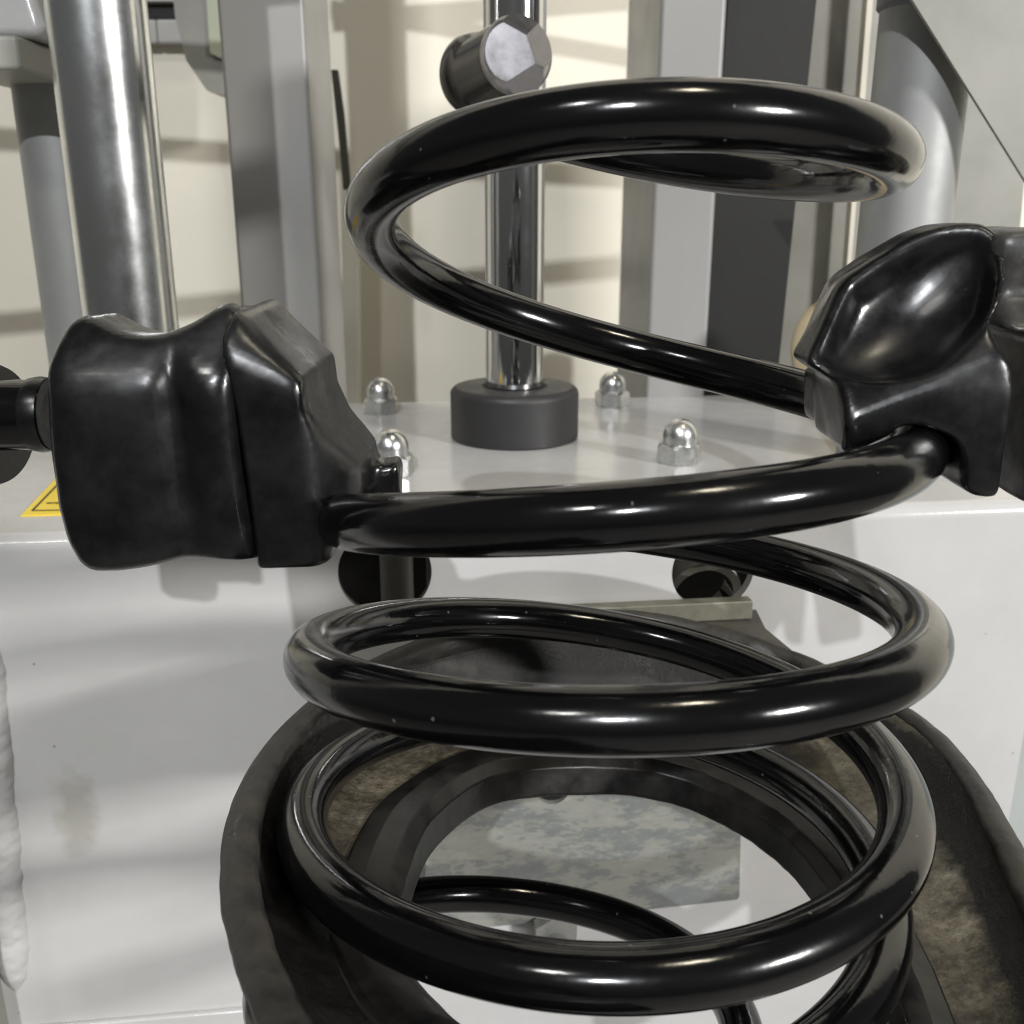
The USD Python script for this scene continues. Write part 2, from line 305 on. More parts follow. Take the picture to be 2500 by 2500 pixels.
# inside the holes: guide rod, pale strut, ring
cyl = lambda r, h, n=48: trimesh.creation.cylinder(r, h, sections=n)
mesh('inner_rod', Mw(place(cyl(.0075, .075), (hl[0] + .004, .060, hl[2] - .02))), satin_tube, cab, smooth=40)
mesh('inner_strut', Mw(place(rbox(.020, .01, .075), (hl[0] + .028, .080, hl[2] - .02))), grey_paint, cab)
mesh('inner_strut', Mw(place(rbox(.012, .01, .075), (hr[0] - .009, .070, hr[2] - .02))), white_paint, cab)
ring = lathe([(.013, -.006), (.0165, -.006), (.0175, 0), (.0165, .006), (.013, .006), (.013, -.006)], 64)
mesh('inner_ring', Mw(place(ring, (hr[0] + .002, .022, hr[2] - .016), axis=(0, 1, .25))), chrome, cab, smooth=40)
back = Mw(place(trimesh.creation.box((.5, .004, .3)), (0, .2, -.165)))
mesh('inner_back', back, dark_strip, cab)

# acorn nuts on the top plate
def acorn():
    af = .0190; R = af / math.sqrt(3)
    hexa = m3.Manifold.extrude(m3.CrossSection([[(R * math.cos(a), R * math.sin(a)) for a in np.arange(6) * np.pi / 3 + .2]]), .0095)
    bev = from_m3(m3.Manifold.revolve(m3.CrossSection([[(0, 0), (af * .50, 0), (af * .565, .0014), (af * .565, .0078), (af * .50, .0095), (0, .0095)]]), 64))
    hexa = from_m3(hexa ^ to_m3(bev))
    a = np.linspace(0, np.pi / 2, 14)
    dome = lathe([(0, .0090), (.0082, .0090), (.0082, .0125)] + [(.0082 * math.cos(t), .0125 + .0088 * math.sin(t)) for t in a[1:]], 48)
    return hexa, dome
hx, dm = acorn()
for (px, py), rz in zip([(930, 1008), (956, 1158), (1494, 990), (1657, 1128)], (.3, .1, .55, .9)):
    q = on_top(px, py)
    n = mesh('acorn_nut', Mw(place(hx, (q[0], q[1], 0), rotz=rz)), zinc, cab)
    mesh('dome', Mw(place(dm, (q[0], q[1], 0), rotz=rz)), zinc, n, smooth=50)

# yellow warning sticker at the left of the top plate
st = [on_top(x, y)[:2] for x, y in ((50, 1262), (150, 1156), (330, 1150), (330, 1252))]
c = Polygon(st); s = extrude(c, .0004); s.apply_translation([0, 0, .0001])
sk = mesh('warning_sticker', Mw(s), yellow, cab)
tri = [on_top(x, y)[:2] for x, y in ((80, 1250), (165, 1162), (300, 1246))]
ringp = Polygon(tri).buffer(.0004).difference(Polygon(tri).buffer(-.0003))
t = extrude(ringp, .0003); t.apply_translation([0, 0, .0005]); mesh('triangle_border', Mw(t), ink, sk)
word = meshkit.text_mesh('danger', .0016, .0003); a = on_top(112, 1233); word.apply_transform(trimesh.transformations.rotation_matrix(.0, [0, 0, 1])); word.apply_translation([a[0], a[1], .0005])
mesh('printed_word', Mw(word), ink, sk)

# galvanized plate on the front, with a hole and a bolt
g = [on_front(x, y, -.004) for x, y in ((1050, 1905), (1812, 1870), (1805, 2196), (1030, 2282))]
gp = Polygon([(q[0], q[2]) for q in g]).buffer(-.002).buffer(.002)
bh = on_front(1350, 1925, -.004)
gp = gp.difference(Point(bh[0], bh[2]).buffer(.0075, 24))
gm = extrude(gp, .0035); gm.apply_transform(np.array([[1, 0, 0, 0], [0, 0, -1, -.0005], [0, 1, 0, 0], [0, 0, 0, 1.0]]))
gz = mesh('galvanized_plate', Mw(gm), galv, cab)
gb = Mw(place(lathe([(0, 0), (.0074, 0), (.0074, .001), (0, .001)], 32), (bh[0], -.0006, bh[2]), axis=(0, -1, 0)))
mesh('dark_hole_disc', gb, dark_strip, gz)  # dark disc behind the opening; the shade of the hole is its colour
bo = on_front(1352, 2262, -.004)
hb = trimesh.creation.cylinder(.0105, .006, sections=6); hb = place(hb, (bo[0], -.008, bo[2]), axis=(0, -1, 0))
mesh('hex_bolt', Mw(hb), zinc, gz)
mesh('bolt_stem', Mw(place(cyl(.0055, .014, 24), (bo[0], -.016, bo[2] - .008), axis=(0, -.8, -.6))), zinc, gz, smooth=40)

# side flange with its weld bead at the far left of the front
w0, w1 = on_front(-22, 1500), on_front(92, 2440)
wz = np.linspace(.02 + w0[2], w1[2] + .004, 220); wu = np.interp(wz[::-1], [w1[2], w0[2]], [w1[0] - .009, w0[0] - .003])[::-1]
C = np.stack([wu, np.full_like(wz, .0022), wz], 1)
rr = .0062 + .0010 * meshkit.noise(np.stack([wz * 130, wz * 0, wz * 0], 1))
rr *= np.clip((wz - wz[-1]) / .014, .05, 1) ** .5 * np.clip((wz[0] - wz) / .04, .05, 1) ** .5
C[:, 0] += .0012 * (meshkit.noise(np.stack([wz * 90, wz * 0 + 9, wz * 0], 1)) - .5)
bead = tube(C, rr, 24)
bv = bead.vertices.copy(); chev = bv[:, 2] + 1.1 * np.abs(bv[:, 0] - np.interp(bv[:, 2], wz[::-1], wu[::-1])) + .004 * meshkit.fbm(bv * 150)
nv = np.abs(np.sin(chev * 520)) * .00035 * (.3 + meshkit.noise(bv * 170, 3)) + (meshkit.fbm(bv * 260) - .5) * .0014; bead.vertices[:, 1] -= nv; bead.vertices[:, 0] += nv * .5
# crescent ripples, as a weld leaves them
mesh('weld_bead', Mw(bead), white_paint, cab, smooth=True)
sp = rbox(.02, .06, .6, .002); mesh('side_flange', Mw(place(sp, (w1[0] - .0235, -.012, -.35))), pale_paint, cab)
lip = on_front(255, 2486); mesh('lower_lip', Mw(place(rbox(.5, .003, .2, .001), (-.30, -.0012, lip[2] - .1))), white_paint, cab, smooth=30)

# ------------------------------------------------------------------ guide rod with its lock bolt, and the rubber bumper
def post_at(px, py, y):            # foot (x, y) of an upright thing seen at the pixel
    q = at_y(px, py, y); return q[0], q[1]
rb = at_z(1256, 1066, PZ)
rod_y = rb[1]; top_z = at_y(1258, -120, rod_y)[2]
rod = thing('guide_rod', 'polished chrome guide rod standing in the round rubber bumper behind the coil spring', 'rod', (rb[0], rb[1], rb[2]))
rr_ = 71 * np.linalg.norm(at_y(1258, 700, rod_y) - [0, 0, H]) / F * .985
hgt = top_z - rb[2]
mesh('shaft', place(cyl(rr_, hgt, 96), (0, 0, hgt / 2)), chrome, rod, smooth=40)
R_b = 154 * np.linalg.norm(rb - [0, 0, H]) / F; hb_ = .0275
a = np.linspace(0, np.pi / 2, 7); rd = .004
bp = [(rr_ + .0008, 0), (R_b - .001, 0), (R_b, .001)] + [(R_b - rd + rd * math.cos(t), hb_ - rd + rd * math.sin(t)) for t in a] + [(rr_ + .0025, hb_), (rr_ + .0008, hb_ - .0015), (rr_ + .0008, 0)]
bm = thing('rubber_bumper', 'round dark grey rubber bumper on the top plate around the chrome rod', 'bumper', rb)
mesh('ring', lathe(bp, 96), bumper_rubber, bm, smooth=40)

# lock bolt: dark barrel turned to the left, with a faceted bright head
hc = at_y(1262, 135, rod_y - .055) - rb
bk = at_y(1160, 190, rod_y - .012) - rb
ax = hc - bk; L = np.linalg.norm(ax); axn = ax / L
head_r = 83 * np.linalg.norm(hc + rb - [0, 0, H]) / F
black_chrome = mat('black_chrome', (.035, .034, .033), .14, metallic=1.0, rough_vary=.16, scale=40.0)
barrel = lathe([(0, 0), (head_r * 1.12, 0), (head_r * 1.18, .003), (head_r * 1.12, .009), (head_r * 1.0, .013), (head_r * .98, L - .008), (head_r * .94, L), (0, L)], 64)
mesh('lock_barrel', place(barrel, bk, axis=axn), black_chrome, rod, smooth=35)
hd = m3.Manifold.revolve(m3.CrossSection([[(0, -.004), (head_r * .97, -.004), (head_r, 0)] + [(head_r * math.cos(t), .62 * head_r * math.sin(t)) for t in np.linspace(.1, np.pi / 2, 24)]]), 160)
hdw = to_m3(place(from_m3(hd), (0, 0, 0), axis=axn))
vx = np.array([1.0, 0, 0]); vz = np.array([0, 0, 1.0])
for cx_, cz_, dd in ((-.34, -.02, .46), (.55, .30, .56), (.05, .75, .64), (.1, -.75, .66)):     # flats ground into the head
    nrm = axn + cx_ * vx + cz_ * vz; nrm /= np.linalg.norm(nrm); hdw = hdw.trim_by_plane(tuple(-nrm), -head_r * dd)
head_m = from_m3(hdw); head_m.apply_translation(hc)
bright_chrome = mat('bright_chrome', (.36, .35, .365), .25, metallic=1.0, rough_vary=.34, scale=90.0)
mesh('lock_head', head_m, bright_chrome, rod, smooth=18)

# ------------------------------------------------------------------ columns, posts and panels behind
def column(name, px0, px1, py, y, bottom, label, cat_, m, top=-1800, r=None):
    a, b = at_y(px0, py, y), at_y(px1, py, y); c = (a + b) / 2
    rad = (b - a)[0] / 2 if r is None else r
    zt = at_y((px0 + px1) / 2, top, y)[2]
    o = thing(name, label, cat_, (c[0], y, bottom))
    mesh('tube', place(cyl(rad, zt - bottom, 96), (0, 0, (zt - bottom) / 2)), m, o, smooth=40)
    return o, c, rad
steel_col = mat('bright_steel_column', (.78, .79, .77), .15, metallic=1.0, rough_vary=.27, scale=26.0, vary=(.62, .64, .65))
PB = H + PZ
yl = O[1] + .075
column('steel_column', 165, 392, 400, yl, PB, 'thick bright steel column at the left rising behind the dipped left jaw', 'column', steel_col)
column('grey_tube', 62, 262, 400, yl + .075, PB, 'satin grey tube under a welded bracket behind the bright steel column', 'tube', satin_tube, top=165)
column('satin_cylinder', 2108, 2324, 480, O[1] + .10, PB, 'satin silver cylinder with a dark collar at the right rising behind the right jaw', 'cylinder', satin_tube)

def boxpost(name, l0, ridge, r0, py, y, label, cat_, m, side, bottom=PB - .3, top=-2500):
    """Square post: front face between two pixels, the visible side face out to the third."""
    if side == 'right':
        a, b = at_y(l0, py, y), at_y(ridge, py, y); rr = ray(r0, py)
    else:
        a, b = at_y(ridge, py, y), at_y(r0, py, y); rr = ray(l0, py)
    w = b[0] - a[0]; k = (b[0] if side == 'right' else a[0]) / rr[0]
    depth = abs(rr[1] * k - y)
    depth = min(max(depth, .03), .30)
    zt = at_y(l0, top, y)[2]; h = zt - bottom
    o = thing(name, label, cat_, ((a[0] + b[0]) / 2, y + depth / 2, bottom))
    mesh('beam', place(rbox(w, depth, h, .003), (0, 0, h / 2)), m, o, smooth=30)
    return o
PY = O[1] + rear + .012
boxpost('box_post', 567, 769, 826, 500, PY, 'flat grey painted box post between the bright column and the rod', 'post', grey_paint, 'right')
boxpost('box_post', 1519, 1594, 1747, 500, PY, 'pale grey box post right of the rod, beside the black strip', 'post', grey_paint, 'left')
def slab(name, pts, y, t, m, label=None, cat_=None, parent=None, r=.0008, smooth=False):
    """Upright plate in the plane y: outline by pixels, given a real thickness t away from the viewer."""
    P = [at_y(px, py, y) for px, py in pts]
    c = np.mean(P, 0)
    s = extrude(Polygon([(q[0] - c[0], q[2] - c[2]) for q in P]).buffer(-r).buffer(r), t)
    s.apply_transform(np.array([[1, 0, 0, 0], [0, 0, 1, 0], [0, 1, 0, 0], [0, 0, 0, 1.0]])); s.fix_normals()
    if parent is not None:
        s.apply_translation(c); return mesh(name, s, m, parent)
    o = thing(name, label, cat_, c); mesh('plate', s, m, o); return o
slab('black_strip', [(1793, -200), (2014, -200), (1880, 1100), (1700, 1100)], PY + .03, .012, dark_strip, 'tall matt black strip right of the pale box post', 'strip')
slab('back_panel', [(1990, -200), (2560, -200), (2440, 1100), (1860, 1100)], PY + .09, .01, pale_paint, 'wide pale grey panel behind the satin silver cylinder', 'panel')
slab('edge_strip', [(2133, -200), (2149, -200), (2052, 960), (2044, 960)], PY + .07, .01, cream, 'thin pale vertical edging strip left of the satin silver cylinder', 'strip')
gs = slab('gusset_plate', [(2103, -200), (2640, -200), (2640, 660)], O[1] + .07, .0022, pale_paint, 'sloping grey gusset plate across the top right corner', 'plate')
# tan pad
tp = at_y(2046, 846, PY - .05)
pad = thing('tan_pad', 'rounded tan pad half hidden behind the right dipped jaw', 'pad', tp)
s = trimesh.creation.icosphere(3, 1.0); s.apply_scale([.0275, .016, .030]); s.vertices += (meshkit.fbm(s.vertices * 60)[:, None] - .5) * .004
mesh('cushion', s, tan, pad, smooth=True)

# ------------------------------------------------------------------ coil spring
SC = np.array([0.02108, 0.21868, -0.09678 + H]); TA, TB = math.radians(-8.827), math.radians(2.154)
RS = np.array([66.9, 64.8, 62.5, 60.1, 56.2, 57.6, 62.6, 64.3, 64.2, 63.7, 65., 67.3, 71., 70.9, 68.8, 71.4, 69.8, 76.4, 77.2, 75.5, 72.2, 67.2, 62., 56.1]) / 1000
ZS = np.array([150.2, 128.7, 110.1, 105., 91.5, 70.5, 52.5, 38.9, 26., 16.1, 9.9, 4.6, -5., -16.3, -29.8, -42.5, -46.2, -49.8, -60.2, -77.9, -98.4, -117.4, -121.2, -139.3]) / 1000
KN = np.arange(-.5, 5.26, .25)
def srot(P):
    ca, sa, cb, sb = math.cos(TA), math.sin(TA), math.cos(TB), math.sin(TB)
    Rm = np.array([[1, 0, 0], [0, ca, -sa], [0, sa, ca]]) @ np.array([[cb, 0, sb], [0, 1, 0], [-sb, 0, cb]])
    return np.asarray(P) @ Rm.T + SC
fR, fZ = CubicSpline(KN, RS, bc_type='natural'), CubicSpline(KN, ZS, bc_type='natural')
def axis_xy(t):
    u = (t - 2.5) / 2.5; return -.005313 * u - .01172 * (u * u - .3), .00717 * u + .01986 * (u * u - .3)
def coil(t, dr=0.0, dz=0.0):
    a = 2 * np.pi * t; x, y = axis_xy(t)
    return np.stack([x + (fR(t) + dr) * np.cos(a), y - (fR(t) + dr) * np.sin(a), fZ(t) + dz], -1)
ts = np.arange(-.27, 5.2, .004)
spring = thing('coil_spring', 'large glossy black coil spring held upright between the two dipped jaws', 'spring')
rad = np.full(len(ts), .006); rad[0] = .0052; rad[-1] = .0052
mesh('coil', tube(srot(coil(ts)), rad, 40), black_gloss, spring, smooth=40)

# ------------------------------------------------------------------ lower yoke: a ramped horseshoe dish that follows the coil
yk = thing('lower_yoke', 'black rubber-lined horseshoe yoke with a dirty worn floor under the lower coils', 'yoke')
st_out = np.array([(-.030, -.134), (-.044, -.114), (-.0555, -.0955), (-.0695, -.066), (-.080, -.030), (-.0835, .010), (-.078, .052), (-.055, .085), (-.015, .107), (.030, .117), (.075, .115), (.108, .100), (.122, .074), (.1205, .038), (.115, .0045), (.108, -.030), (.098, -.060)])
st_in = np.array([(.010, -.084), (-.012, -.078), (-.0265, -.068), (-.0385, -.048), (-.041, -.022), (-.0392, .0064), (-.0342, .0273), (-.0222, .0498), (-.002, .063), (.0184, .0695), (.036, .0685), (.050, .0590), (.0600, .0450), (.0660, .0310), (.0690, .0120), (.0695, -.012), (.067, -.035)])
st_h = np.array([15, 15, 15, 15, 15, 15.5, 18, 26, 34, 36, 30, 22, 18, 17, 16, 15, 14]) / 15.5
st_z = np.array([-54, -54, -54, -54, -54.5, -55.5, -57, -58, -60, -62, -64, -66, -67.5, -69.5, -72, -75, -77]) / 1000.
si = np.arange(len(st_z)); fO, fI, fzz, fhh = CubicSpline(si, st_out), CubicSpline(si, st_in), CubicSpline(si, st_z), CubicSpline(si, st_h)
ox, oy = axis_xy(3.75)
def rnd(poly, r, q=5):
    g = Polygon(poly).buffer(-r).buffer(r, quad_segs=q); return np.array(g.exterior.coords)[:-1]
def sweep(profile, edge, jitter=0.0, seed=0, n_st=220, s0=0, s1=16, lift=False):
    """profile: closed loop of (distance, height): distance runs outwards from the hole (edge 'in') or inwards from the rim (edge 'out');
    (a, b, z) rows mix both: a from the hole when b is None."""
    s = np.linspace(s0, s1, n_st); A, B, zz, hh = fI(s), fO(s), fzz(s), (fhh(s) if lift else np.ones(n_st))
    e = (B - A); w = np.linalg.norm(e, axis=1, keepdims=True); e = e / w; rows = []
    for q in range(n_st):
        loop = [(A[q] + e[q] * d if side == 'i' else A[q] + e[q] * min(d * w[q, 0], w[q, 0] - .0066) if side == 'w' else B[q] - e[q] * d, z) for side, d, z in profile]
        rows.append(srot(np.array([(ox + c[0], oy + c[1], zz[q] + z * (hh[q] if z > .003 else 1)) for c, z in loop])))
    n = len(profile); Vv = np.concatenate(rows)
    if jitter: Vv = Vv + (meshkit.fbm(Vv * 130, seed=seed)[:, None] - .5) * jitter
    i, j = np.meshgrid(np.arange(n_st - 1), np.arange(n), indexing='ij'); jj = (j + 1) % n
    a, b, c, d = i * n + j, i * n + jj, (i + 1) * n + jj, (i + 1) * n + j
    f = np.concatenate([np.stack([a, b, c], -1).reshape(-1, 3), np.stack([a, c, d], -1).reshape(-1, 3)])
    k = np.arange(1, n - 1); cap_ = np.stack([np.zeros(n - 2, int), k, k + 1], 1)
    m = tm(Vv, np.vstack([f, cap_[:, ::-1], cap_ + (n_st - 1) * n])); m.fix_normals(); return m
def prof_(side, loop, r): return [(side, d, z) for d, z in rnd(loop, r)]
dish = [('i', .004, -.009), ('w', .50, -.0065), ('w', .68, -.0030), ('w', .78, .0030), ('w', .84, .0062), ('o', .0066, .0105), ('o', .0066, .0146),
        ('w', .86, .0128), ('w', .82, .0098), ('w', .77, .0071), ('w', .71, .0048), ('w', .64, .0031), ('w', .57, .0016), ('w', .50, .0006), ('w', .42, 0), ('w', .25, -.0004), ('i', .004, 0)]
mesh('dish', sweep(dish, '', .0007, lift=True, n_st=280), yoke_dirt, yk, smooth=50)
rim_ = [('o', .0067, .0106), ('o', .001, .0116), ('o', -.0008, .0135), ('o', -.0006, .0150), ('o', .0008, .0163), ('o', .003, .0167), ('o', .0055, .0161), ('o', .0067, .0147)]
mesh('rim', sweep(rim_, '', .0009, seed=3, lift=True), yoke_rim, yk, smooth=60)
mesh('inner_lip', sweep(prof_('i', [(0, -.0125), (.006, -.0125), (.016, -.003), (.016, .0002), (.010, .0010), (.004, .0002), (.0008, -.003)], .0014), '', jitter=.0006), yoke_black, yk, smooth=60)
# bracket that carries the yoke
def ypt(x, y, z): return srot(np.array([x, y, z]))
b0, b1 = to_m(at_y(1080, 1490, O[1] + .01)), to_m(at_y(1850, 1470, O[1] + .01))
bz = b0[2]
Pb = Polygon([(b0[0], -.0005), (b1[0], -.0005), (b1[0] + .0, -.012), (b1[0] + .03, -.075), (b0[0] - .03, -.075)])
br = extrude(Pb, .008)
slope = .30
br.vertices[:, 2] += bz - .008 + (br.vertices[:, 1]) * slope
mesh('bracket_plate', Mw(br), mat('dark_steel_plate', (.075, .073, .062), .42, metallic=.3, rough_vary=.6, scale=130.0, vary=(.11, .105, .09), bump=(500.0, .2, .0006)), yk)
mesh('bracket_edge', Mw(place(rbox(b1[0] - b0[0] - .004, .006, .008, .0006), ((b0[0] + b1[0]) / 2 - .002, -.0042, bz + .0025))), olive, yk, smooth=30)

# ------------------------------------------------------------------ dipped jaws
def pxpoly(pts, y, sx, x0, y0):
    return np.array([[at_y(x0 + sx * a, y0 + sx * b, y)[k] for k in (0, 2)] for a, b in pts])
# left jaw
yA = .192; sA = 1000 / 1932.
pl = lambda pts, y=yA: pxpoly(pts, y, sA, 0, 700)
A_out = pl([(x - 24 * (x < 450), y) for x, y in [(208, 420), (225, 300), (262, 205), (330, 160), (400, 150), (470, 185), (540, 212), (620, 214), (720, 200), (820, 165), (920, 130), (1000, 135), (1050, 200), (1075, 420), (1110, 800), (1170, 1150), (1200, 1310), (1050, 1300), (900, 1300), (760, 1325), (650, 1350), (540, 1365), (430, 1368), (370, 1325), (310, 1220), (262, 1050), (225, 800)]])
B_out = np.vstack([pl([(1040, 250), (1058, 150), (1075, 112)], yA + .006), pl([(1130, 104), (1180, 135), (1330, 280), (1470, 408)], yA + .012), pl([(1545, 495), (1612, 630), (1690, 720), (1740, 785), (1740, 940), (1665, 985), (1645, 1060), (1632, 1230)], yA + .026), pl([(1560, 1346), (1510, 1350), (1195, 1362), (1150, 1000), (1090, 600)])])
T_out = pl([(1700, 760), (1750, 795), (1810, 806), (1890, 792), (1908, 840), (1904, 1010), (1640, 1060)], yA + .036)
zt = pl([(240, 470), (760, 455)])[:, 1].mean(); zB1, zB2 = pl([(1090, 395)])[0], pl([(1420, 520)])[0]
xB1 = pl([(1425, 530), (1505, 1340)])
gx = pl([(805, 470), (860, 900), (940, 1290)]); rx = pl([(960, 250), (1000, 700), (1060, 1290)])
A_xc = pl([(500, 800)])[0, 0]
def jawA(X, Y, Z):
    q = poly_sdf(A_out, X[:, 0, :], Z[:, 0, :])[:, None, :]
    gxx = np.interp(-Z, -gx[:, 1], gx[:, 0]); rxx = np.interp(-Z, -rx[:, 1], rx[:, 0])
    body = smax(q - .0004, np.maximum(yA + .0075 - Y, Y - (yA + .034)), .003)
    yf = yA + .0016 * ((X - A_xc) / .020) ** 2
    face = smax(q - .0004, smax(np.maximum(yf - Y, Y - (yA + .034)), X - gxx + .0015, .005), .0055)
    d = smin(body, face, .002)
    rdg = smax(np.hypot(X - rxx, Y - (yA + .0085)) - .0085, q - .0004, .003)
    d = smin(d, rdg, .004)
    d = smax(d, (Z - zt) * .60 - (Y - yA) * .80, .0022)             # sloping shoulder
    sx_, sz_ = pl([(610, 215)])[0]
    saddle = np.hypot((X - sx_) * .85, Z - (sz_ + .0125)) - .0125 - (Y - yA) * .12
    return smax(d, -saddle, .003)
def jawB(X, Y, Z):
    q = poly_sdf(B_out, X[:, 0, :], Z[:, 0, :])[:, None, :]
    d = smax(q + .0002, np.maximum(yA + .002 - Y, Y - (yA + .042)), .0015)
    k = (zB2[1] - zB1[1]) / (zB2[0] - zB1[0])
    d = smax(d, (Z - zB1[1] - k * (X - zB1[0])) * .62 - (Y - yA) * .78, .003)   # sloping top face
    xe = np.interp(-Z, -xB1[:, 1], xB1[:, 0])
    d = smax(d, (X - xe) * .80 - (Y - yA - .002) * .60, .0025)                     # receding right face
    b = poly_sdf(T_out, X[:, 0, :], Z[:, 0, :])[:, None, :]
    return smin(d, smax(b + .0005, np.maximum(yA + .030 - Y, Y - (yA + .040)), .0025), .003)
def finish(m, amp=.0006, fr=90, seed=1):
    n = m.vertex_normals; m.vertices = m.vertices + n * ((meshkit.fbm(m.vertices * fr, seed=seed) - .5) * amp)[:, None]; return m
lo = np.r_[A_out.min(0)[0] - .003, yA - .004, A_out.min(0)[1] - .004]; hi = np.r_[A_out.max(0)[0] + .004, yA + .066, A_out.max(0)[1] + .008]
j1 = thing('clamp_jaw', 'black dipped clamp jaw on a shaft gripping the spring at the left', 'clamp')
mesh('jaw_block', finish(sdf_mesh(jawA, lo, hi, .0007), .0007, 60), black_dip, j1, smooth=True)
lo = np.r_[B_out.min(0)[0] - .003, yA - .002, B_out.min(0)[1] - .004]; hi = np.r_[T_out.max(0)[0] + .004, yA + .06, B_out.max(0)[1] + .004]
mesh('jaw_flange', finish(sdf_mesh(jawB, lo, hi, .0007, .7), .0004, 80, 4), black_dip, j1, smooth=True)
sh0, sh1 = at_y(-60, 1015, yA + .028), at_y(130, 1012, yA + .028)
sr = .0080
mesh('shaft', tube([sh0, sh1], sr, 48), black_gloss, j1, smooth=40)
cl = at_y(104, 1012, yA + .028); mesh('shaft_collar', place(lathe([(0, -.003), (sr * 1.04, -.002), (sr * 1.08, 0), (sr * 1.04, .002), (0, .003)], 48), cl, axis=(1, 0, 0)), black_dip, j1, smooth=40)
kn = at_y(-62, 1035, yA + .034); kr = .0150
mesh('hand_knob', place(lathe([(0, -.012), (kr * .9, -.012), (kr, -.009), (kr, .003), (kr * .92, .006), (sr * 1.02, .006), (0, .005)], 64), kn, axis=(1, -.18, .0)), black_dip, j1, smooth=35)

# right jaw
yR = .188; sR = 550 / 1328.
pr = lambda pts, y=yR: pxpoly(pts, y, sR, 1950, 450)
def rimY(u, v): return yR + .0005 + .55 * (-1.6e-5 * (u - 600) - 4.1e-5 * (v - 1197))
def rim3(u, v): return at_y(1950 + sR * u, 450 + sR * v, rimY(u, v))
rim_pts = np.array([rim3(*p) for p in ((45, 1050), (110, 900), (240, 600), (290, 540), (450, 430), (700, 290), (850, 235), (1000, 220), (1110, 236), (1190, 300), (1235, 420), (1235, 560), (1205, 700), (1140, 845), (1010, 1010), (850, 1132), (600, 1197), (290, 1182))])
pc = rim_pts.mean(0); _, _, vh = np.linalg.svd(rim_pts - pc); pn = vh[2] * (1 if vh[2][2] > 0 else -1)
p_u = np.cross(pn, [0, 1, 0]); p_u /= np.linalg.norm(p_u); p_v = np.cross(pn, p_u)
kk = np.arange(len(rim_pts) + 1); cs_ = CubicSpline(kk, np.vstack([rim_pts, rim_pts[:1]]), bc_type='periodic'); rim_f = cs_(np.linspace(0, len(rim_pts), 90)[:-1])
rim_s = .5 * rim_f + .25 * np.roll(rim_f, 2, 0) + .25 * np.roll(rim_f, -2, 0)
loop2 = np.stack([(rim_s - pc) @ p_u, (rim_s - pc) @ p_v], 1)
l_c = (loop2.max(0) + loop2.min(0)) / 2; l_ax = np.linalg.svd(loop2 - loop2.mean(0), full_matrices=False)[2]; l_r = np.abs((loop2 - l_c) @ l_ax.T).max(0) * 1.0
z_foot = pr([(60, 1090)], yR + .02)[0, 1]
R_out = np.array([(q[0], q[2]) for q in rim_pts[:14]] + [tuple(q) for q in pr([(1215, 1000), (1262, 1100), (1170, 1830), (1140, 1840), (1050, 1830), (995, 1795), (985, 1740), (985, 1620), (965, 1530), (900, 1465), (800, 1432), (680, 1400), (590, 1410), (520, 1470), (400, 1530), (285, 1572), (290, 1182)])])
R_out = np.array([p for i, p in enumerate(R_out)])
bk2 = np.array([at_y(1950 + sR * 2, 450 + sR * 1475, rimY(25, 1080))[k] for k in (0, 2)])
def jawR(X, Y, Z):
    q = poly_sdf(R_out, X[:, 0, :], Z[:, 0, :])[:, None, :]
    D3 = np.stack([X - pc[0], Y - pc[1], Z - pc[2]], -1)
    hgt_ = D3 @ pn; u_, v_ = D3 @ p_u, D3 @ p_v
    sh_ = u_.shape
    ins = -poly_sdf(loop2, u_, v_)                         # distance inside the rim
    e_ = np.stack([u_ - l_c[0], v_ - l_c[1]], -1) @ l_ax.T / l_r
    t_ = np.clip((ins - .0008) / .004, 0, 1)
    bowl = .0085 * np.clip(1 - (e_ ** 2).sum(-1), 0, 1) ** .9 * t_ * t_ * (3 - 2 * t_)
    block = smax(q + .0002, np.maximum(yR - Y, Y - (yR + .020)), .0018)
    foot_ = smax(smax(q + .0002, np.maximum(yR - Y, Y - (yR + .032)), .0016), Z - z_foot, .003)
    slab_ = smax(smax(q + .0002, np.maximum(yR - Y, Y - (yR + .056)), .0018), -hgt_ - .0105, .003)
    return smax(smin(smin(block, slab_, .002), foot_, .003), hgt_ + bowl, .0016)
lo = np.r_[R_out.min(0)[0] - .003, yR - .003, R_out.min(0)[1] - .004]; hi = np.r_[R_out.max(0)[0] + .004, yR + .066, R_out.max(0)[1] + .004]
j2 = thing('clamp_jaw', 'black dipped clamp jaw with a scooped oval seat resting on the spring at the right', 'clamp')
mesh('jaw_seat', finish(sdf_mesh(jawR, lo, hi, .0006, 1.2), .0004, 60, 9), black_dip, j2, smooth=True)
K_out = pr([(1050, 850), (1100, 700), (1130, 520), (1130, 380), (1140, 300), (1180, 258), (1300, 240), (1420, 236), (1700, 250), (1700, 1720), (1330, 1795), (1160, 1842), (1200, 1500), (1290, 900)], yR + .014)
def jawK(X, Y, Z):
    q = poly_sdf(K_out, X[:, 0, :], Z[:, 0, :])[:, None, :]
    fr_y = yR + .001 + .011 * np.clip((Z - pr([(1290, 890)])[0, 1]) / .006, 0, 1)
    d = smax(q + .0006, np.maximum(fr_y - Y, Y - (yR + .045)), .004)
    return d
lo = np.r_[K_out.min(0)[0] - .003, yR - .003, K_out.min(0)[1] - .004]; hi = np.r_[K_out.max(0)[0] + .004, yR + .06, K_out.max(0)[1] + .004]
mesh('jaw_arm', finish(sdf_mesh(jawK, lo, hi, .0008), .0008, 70, 12), black_worn, j2, smooth=True)

